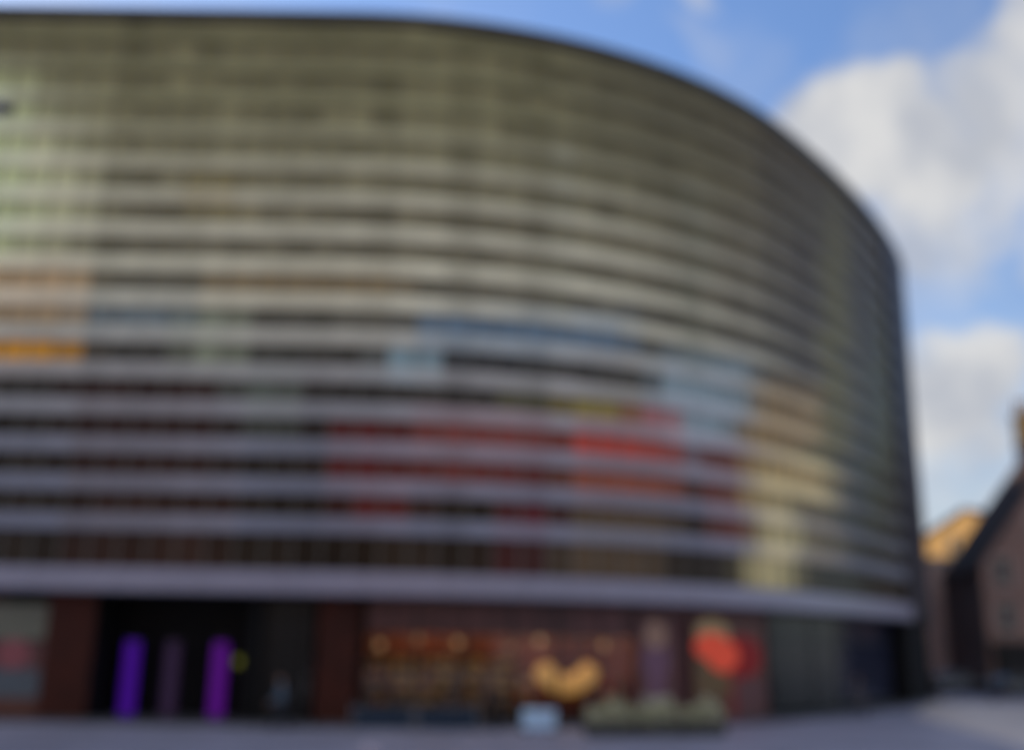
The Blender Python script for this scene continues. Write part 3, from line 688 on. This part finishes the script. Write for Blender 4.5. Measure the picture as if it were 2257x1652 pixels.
p = on_ground(2118, 1530); make_car('dark blue parked car right beyond the rounded corner, before the pink house', (p.x, p.y, 0), R(8), M['carp'])
p = on_ground(2268, 1536); make_car('charcoal parked car cut off by the right edge below the brick house', (p.x, p.y, 0), R(5), M['carg'])
person('person in a black coat walking between the corner and the dark blue car', gp(2066, 62), R(60), 'hair', 'blackjk', 'jeans', .26, 1.76, False, True, arm=.15)
person('person in a slate blue jacket standing between the two parked cars', gp(2196, 64), R(20), 'hairl', 'bluejk', 'jeans', .05, 1.68, True, False, arm=.04)

# ------------------------------------------------------------------ houses
def house(label, cat, origin, rz, w, d, eave, ridge, wall, roofm, rows, cols, ww=1.0, wh=1.7, z0=4.4, zstep=3.2, ground=None, chimney=None, gable=True, name='house', skip_win=False, group=None):
    """gable end (or flat parapet) faces -y of its own axes; the origin is the middle of that front at the ground"""
    t = thing(name, label, cat, origin, rz, group); hw = w/2
    mb = MB()
    if gable:
        f = [(-hw, 0, 0), (hw, 0, 0), (hw, 0, eave), (0, 0, ridge), (-hw, 0, eave)]
    else: f = [(-hw, 0, 0), (hw, 0, 0), (hw, 0, eave), (-hw, 0, eave)]
    b = [(x, d, z) for x, y, z in f]; mb.face(f, wall); mb.face(b, wall)
    mb.face([f[0], b[0], b[-1], f[-1]], wall); mb.face([f[1], b[1], b[2], f[2]], wall)
    if not gable: mb.face([f[2], b[2], b[3], f[3]], roofm)
    mb.build('wall', t)
    rf = None
    if gable:
        mb = MB(); e = .25; sl = (ridge-eave)/hw
        for s in (-1, 1):
            p0 = (s*(hw+e), -.2, eave-e*sl+.06); p1 = (0, -.2, ridge+.06); q = lambda p, dz: (p[0], p[1], p[2]+dz); back = lambda p: (p[0], d+.2, p[2])
            A = [p0, p1, q(p1, .16), q(p0, .16)]; B = [back(x) for x in A]; mb.grid([A, B], roofm, True, True)
        rf = mb.build('roof', t)
    else:
        mb = MB(); mb.box((-hw-.15, -.2, eave+.002), (hw+.15, .25, eave+.45), M['frame']); mb.build('cornice', t, bevel=.04)
    # front windows, each its own part with frame and sill; first one built, rest copied
    proto = None
    sides = [('f', hw, w)]
    for r in range(rows):
        for c in range(cols):
            x = -hw + w*(c+.5)/cols; z = z0 + r*zstep
            if gable and z+wh > eave and z+wh > ridge-(abs(x)+ww/2)*(ridge-eave)/hw-.4: continue
            if proto is None:
                mb = MB(); mb.face([(-ww/2, -.012, 0), (ww/2, -.012, 0), (ww/2, -.012, wh), (-ww/2, -.012, wh)], M['wdark']); proto = o = mb.build('window', t)
                mb = MB(); g = .07
                for lo, hi in (((-ww/2-g, -.06, -g), (-ww/2, .01, wh+g)), ((ww/2, -.06, -g), (ww/2+g, .01, wh+g)), ((-ww/2, -.06, wh), (ww/2, .01, wh+g)), ((-ww/2, -.05, wh/2-.03), (ww/2, -.014, wh/2+.03)), ((-.02, -.045, 0), (.02, -.014, wh/2-.03)), ((-.02, -.045, wh/2+.03), (.02, -.014, wh))): mb.box(lo, hi, M['frame'])
                mb.build('frame', o); mb = MB(); mb.box((-ww/2-.12, -.14, -g-.08), (ww/2+.12, .0, -g), M['frame']); mb.build('sill', o)
            else: o = copy_tree(proto, t)
            o.location = (x, 0, z)
    if ground:
        mb = MB(); mb.box((-hw+.25, -.10, .0), (hw-.25, -.003, 3.5), ground); mb.build('shop_front', t)
        n = max(2, int(w/2.2))
        for i in range(n):
            a, b_ = -hw+.45+(w-.9)*i/n+.08, -hw+.45+(w-.9)*(i+1)/n-.08
            mb = MB(); mb.face([(a, -.112, .5), (b_, -.112, .5), (b_, -.112, 2.7), (a, -.112, 2.7)], M['wdark']); mb.build('shop_window', t)
        mb = MB(); mb.box((-hw+.2, -.22, 2.95), (hw-.2, -.104, 3.45), M['blackm']); mb.build('signboard', t)
    if chimney:
        x, y, zb, zt, cw = chimney; mb = MB(); mb.box((x-cw/2, y-.4, zb), (x+cw/2, y+.4, zt), wall); mb.box((x-cw/2-.08, y-.48, zt+.002), (x+cw/2+.08, y+.48, zt+.22), M['brickp']); ch = mb.build('chimney', rf or t)
        mb = MB(); mb.box((x-cw/2-.02, y-.42, zt+.222), (x+cw/2+.02, y+.42, zt+2.3), M['cream']); mb.box((x-cw/2-.1, y-.5, zt+2.302), (x+cw/2+.1, y+.5, zt+2.5), M['cream']); mb.build('sunlit_chimney_head', ch)  # pale head paints in the sunlit top of the stack
        zt += 2.28
        for i in range(3):
            mb = MB(); mb.lathe([(.17, 0), (.14, .12), (.13, .95), (.17, 1.0), (.15, 1.02)], M['terr'], 14, (x+(i-1)*cw*.3, y, zt+.222)); mb.build('chimney_pot', ch, smooth=True)
    return t
# brick house with steep gable at the right edge; its ridge is out of the picture
house('dark red brick house with steep gable at the right edge', 'house', (39.4, 71.0, 0), R(-12), 13.2, 14, 8.7, 17.8, M['brick'], M['slate'], 3, 5, .95, 1.7, 4.3, 3.1, ground=M['black'], chimney=(-2.5, 1.2, 14.0, 17.0, 1.3), name='brick_house')
# pale pink house further down the street
house('pinkish stucco house squeezed between the glass building and the brick house', 'house', (36.9, 88.0, 0), R(-14), 7.5, 12, 10.0, 11.0, M['pink'], M['slate'], 2, 2, .8, 1.4, 4.9, 2.6, gable=False, name='stucco_house')
house('honey coloured stone house catching the sun above the street', 'house', (55.0, 124.0, 0), R(-66), 17, 18, 15.8, 19.2, M['cream'], M['slate'], 4, 4, 1.1, 1.9, 4.6, 3.2, ground=M['black'], name='stone_house')
# the other side of the square, behind the photographer: what the glass mirrors
OPP = [('cream stucco house opposite the glass building, leftmost', -34, 16, 19, M['stucco']), ('brown brick house opposite the glass building, second along', -18, 15, 23, M['brickp']), ('honey stone house opposite the glass building, in the middle', -2, 16, 21, M['cream']),
       ('pinkish stucco house opposite the glass building, fourth along', 14, 15, 17, M['pink']), ('tall cream stucco house opposite the glass building, rightmost', 31, 17, 24, M['stucco'])]
for lb, x, w, h, m in OPP:
    house(lb, 'house', (x, -34, 0), R(180), w-.3, 12, h, h+3, m, M['slate'], int((h-5)/3.2), 4, 1.2, 1.9, 4.6, 3.2, ground=M['black'], gable=False, name='terrace_house', group='houses across the square')

# ------------------------------------------------------------------ ground
def paving(name, c1, c2, mortar, scale, bw, bh):
    m, nt, b = _new(name)
    tc = nt.nodes.new('ShaderNodeTexCoord'); br = nt.nodes.new('ShaderNodeTexBrick'); nt.links.new(tc.outputs['Object'], br.inputs['Vector'])
    br.inputs['Color1'].default_value = (*c1, 1); br.inputs['Color2'].default_value = (*c2, 1); br.inputs['Mortar'].default_value = (*mortar, 1)
    br.inputs['Scale'].default_value = scale; br.inputs['Brick Width'].default_value = bw; br.inputs['Row Height'].default_value = bh; br.inputs['Mortar Size'].default_value = .008
    n = nt.nodes.new('ShaderNodeTexNoise'); n.inputs['Scale'].default_value = .35; n.inputs['Detail'].default_value = 8; nt.links.new(tc.outputs['Object'], n.inputs['Vector'])
    mr = nt.nodes.new('ShaderNodeMapRange'); mr.inputs[1].default_value = .3; mr.inputs[2].default_value = .7; mr.inputs[3].default_value = .75; mr.inputs[4].default_value = 1.2
    nt.links.new(n.outputs['Fac'], mr.inputs[0])
    mx = nt.nodes.new('ShaderNodeMix'); mx.data_type = 'RGBA'; mx.blend_type = 'MULTIPLY'; mx.inputs[0].default_value = 1
    nt.links.new(br.outputs['Color'], mx.inputs[6]); nt.links.new(mr.outputs[0], mx.inputs[7]); nt.links.new(mx.outputs[2], b.inputs['Base Color'])
    b.inputs['Roughness'].default_value = .55; b.inputs['Specular IOR Level'].default_value = .4
    bp = nt.nodes.new('ShaderNodeBump'); bp.inputs['Strength'].default_value = .4; bp.inputs['Distance'].default_value = .01
    nt.links.new(br.outputs['Fac'], bp.inputs['Height']); bp.invert = True; nt.links.new(bp.outputs['Normal'], b.inputs['Normal'])
    return m
PAVE = paving('granite paving', (.375, .37, .48), (.315, .315, .42), (.18, .18, .21), 1, .6, .4)
PALE = paving('pale granite paving', (.80, .70, .66), (.72, .63, .60), (.42, .38, .36), 1, .6, .3)
mb = MB(); mb.face([(-900, -900, 0), (900, -900, 0), (900, 1500, 0), (-900, 1500, 0)], PAVE); mb.build('ground', kind='structure')
mb = MB()                                                   # paler lane down the side street, with a flush granite edge
lane = [on_ground(2010, 1575), on_ground(2330, 1665), on_ground(2700, 1600), on_ground(2330, 1553), on_ground(2060, 1545)]
mb.face([(p.x, p.y, .004) for p in lane], PALE); mb.build('street', kind='structure')
mb = MB()                                                   # low step along the shop front
ribbon(mb, [(.25, .004), (.25, .10), (-6, .10)], srange(S0, 44, .75), mat('dark granite step', (.075, .075, .085), .6, 0, .4, .2, 3)); mb.build('pavement', kind='structure')

# ------------------------------------------------------------------ sky, sun
SUN_EL, SUN_AZ = R(35), Vector((-.75, .66, 0)).normalized()   # low sun from the left, behind the building
sd = Vector((SUN_AZ.x*math.cos(SUN_EL), SUN_AZ.y*math.cos(SUN_EL), math.sin(SUN_EL)))
lt = bpy.data.lights.new('sun', 'SUN'); lt.energy = 4.0; lt.angle = R(.5); lt.color = (1, .84, .62)
lo = bpy.data.objects.new('sun', lt); COL.objects.link(lo); lo.rotation_euler = (-sd).to_track_quat('-Z', 'Y').to_euler(); lo.location = (-60, 60, 80)
W = bpy.data.worlds.new('World'); SC.world = W; W.use_nodes = True; nt = W.node_tree; bg = nt.nodes['Background']
N = nt.nodes.new; Lk = nt.links.new
sky = N('ShaderNodeTexSky'); sky.sky_type = 'NISHITA'; sky.sun_disc = False; sky.sun_elevation = SUN_EL; sky.sun_rotation = math.atan2(sd.x, sd.y); sky.air_density = 1.2; sky.dust_density = .6; sky.ozone_density = 2.0
tc = N('ShaderNodeTexCoord')
def vmath(op, a, b=None):
    n = N('ShaderNodeVectorMath'); n.operation = op
    for i, x in enumerate((a, b)):
        if x is None: continue
        if hasattr(x, 'links'): Lk(x, n.inputs[i])
        else: n.inputs[i].default_value = x
    return n
def fmath(op, a, b=None, c=None, clamp=False):
    n = N('ShaderNodeMath'); n.operation = op; n.use_clamp = clamp
    for i, x in enumerate((a, b, c)):
        if x is None: continue
        if hasattr(x, 'links'): Lk(x, n.inputs[i])
        else: n.inputs[i].default_value = x
    return n.outputs[0]
dirn = vmath('NORMALIZE', tc.outputs['Generated']).outputs[0]
nw = N('ShaderNodeTexNoise'); nw.inputs['Scale'].default_value = 7; nw.inputs['Detail'].default_value = 6; Lk(dirn, nw.inputs['Vector'])
wv = vmath('SCALE', vmath('SUBTRACT', nw.outputs['Color'], (.5, .5, .5)).outputs[0]); wv.inputs['Scale'].default_value = .16
wdir = vmath('NORMALIZE', vmath('ADD', dirn, wv.outputs[0]).outputs[0]).outputs[0]
nz = N('ShaderNodeTexNoise'); nz.inputs['Scale'].default_value = 9; nz.inputs['Detail'].default_value = 9; nz.inputs['Roughness'].default_value = .58; Lk(dirn, nz.inputs['Vector'])
nz2 = N('ShaderNodeTexNoise'); nz2.inputs['Scale'].default_value = 4.0; nz2.inputs['Detail'].default_value = 4; Lk(dirn, nz2.inputs['Vector'])
CLOUDS = [(1925, 240, 110, 1.0), (1850, 340, 150, 1.0), (2010, 350, 150, 1.0), (2190, 200, 130, 1.0), (2270, 60, 130, 1.0), (2120, 430, 150, .8), (2240, 320, 110, .8), (1990, 500, 100, .8),
          (2150, 800, 110, 1.15), (2090, 880, 130, 1.2), (2180, 960, 90, 1.0), (2240, 900, 80, .8), (1320, 15, 60, .42), (1505, -5, 40, .5), (1530, 115, 70, .32), (1010, 0, 130, .22), (1610, 110, 120, .25), (2000, 60, 130, .3), (300, -60, 300, .25), (2060, 540, 150, .62), (2050, 640, 90, .5), (2230, 640, 80, .25), (2270, 570, 170, .34), (2150, 1110, 220, .72), (2500, 1100, 300, .72), (2450, 500, 150, .8), (2500, 200, 200, 1)]
acc = None
for u, v, r, w in CLOUDS:
    d = ray(u, v).normalized(); ar = r/FOC
    dt = vmath('DOT_PRODUCT', wdir, tuple(d)).outputs['Value']
    mr = N('ShaderNodeMapRange'); mr.interpolation_type = 'SMOOTHSTEP'; Lk(dt, mr.inputs[0]); mr.inputs[1].default_value = math.cos(ar*1.5); mr.inputs[2].default_value = math.cos(ar*.25); mr.inputs[3].default_value = 0; mr.inputs[4].default_value = w
    acc = mr.outputs[0] if acc is None else fmath('MAXIMUM', acc, mr.outputs[0])
# clouds over the rest of the sky, behind the photographer, thickened to whiten the ambient light
sepd = N('ShaderNodeSeparateXYZ'); Lk(dirn, sepd.inputs[0])
rest = N('ShaderNodeMapRange'); rest.interpolation_type = 'SMOOTHSTEP'; Lk(sepd.outputs[1], rest.inputs[0]); rest.inputs[1].default_value = .35; rest.inputs[2].default_value = -.1; rest.inputs[3].default_value = 0; rest.inputs[4].default_value = 1.5
acc = fmath('MAXIMUM', acc, fmath('MULTIPLY', rest.outputs[0], nz2.outputs['Fac']))
nn = fmath('MULTIPLY_ADD', nz.outputs['Fac'], 1.5, -.75)
dens = fmath('ADD', acc, fmath('MULTIPLY', nn, fmath('MINIMUM', fmath('MULTIPLY_ADD', acc, 1.2, .08), .75)))
cm = N('ShaderNodeMapRange'); cm.interpolation_type = 'SMOOTHSTEP'; Lk(dens, cm.inputs[0]); cm.inputs[1].default_value = .08; cm.inputs[2].default_value = 1.06; cm.inputs[3].default_value = 0; cm.inputs[4].default_value = .96
nz3 = N('ShaderNodeTexNoise'); nz3.inputs['Scale'].default_value = 13; nz3.inputs['Detail'].default_value = 6
off = vmath('ADD', dirn, (.03, .0, .02)); Lk(off.outputs[0], nz3.inputs['Vector'])
shade = N('ShaderNodeMapRange'); Lk(nz3.outputs['Fac'], shade.inputs[0]); shade.inputs[1].default_value = .36; shade.inputs[2].default_value = .62
cc = N('ShaderNodeMix'); cc.data_type = 'RGBA'; cc.inputs[6].default_value = (2.3, 2.38, 2.58, 1); cc.inputs[7].default_value = (3.25, 3.22, 3.18, 1); Lk(shade.outputs[0], cc.inputs[0])
sk = N('ShaderNodeMix'); sk.data_type = 'RGBA'; sk.blend_type = 'MULTIPLY'; sk.inputs[0].default_value = 1; sk.inputs[7].default_value = (.50, .58, .72, 1); Lk(sky.outputs[0], sk.inputs[6])
mxs = N('ShaderNodeMix'); mxs.data_type = 'RGBA'; Lk(cm.outputs[0], mxs.inputs[0]); Lk(sk.outputs[2], mxs.inputs[6]); Lk(cc.outputs[2], mxs.inputs[7])
Lk(mxs.outputs[2], bg.inputs['Color']); bg.inputs['Strength'].default_value = .12

# ------------------------------------------------------------------ camera
cd = bpy.data.cameras.new('camera'); cam = bpy.data.objects.new('camera', cd); COL.objects.link(cam)
cam.location = EYE; cam.rotation_euler = (Matrix.Rotation(math.pi/2+TILT, 3, 'X') @ Matrix.Rotation(ROLL, 3, 'Z')).to_euler(); cd.sensor_width = 36; cd.lens = 36*FOC/2257; cd.dof.use_dof = True; cd.dof.focus_distance = 2.0; cd.dof.aperture_fstop = 0.82; cd.clip_start = .1; cd.clip_end = 4000
SC.camera = cam
SC.view_settings.view_transform = 'Standard'; SC.view_settings.look = 'None'; SC.view_settings.exposure = 0.9; SC.view_settings.gamma = 1
SC.render.engine = 'CYCLES'; SC.cycles.use_denoising = True; SC.cycles.max_bounces = 6; SC.cycles.transparent_max_bounces = 12
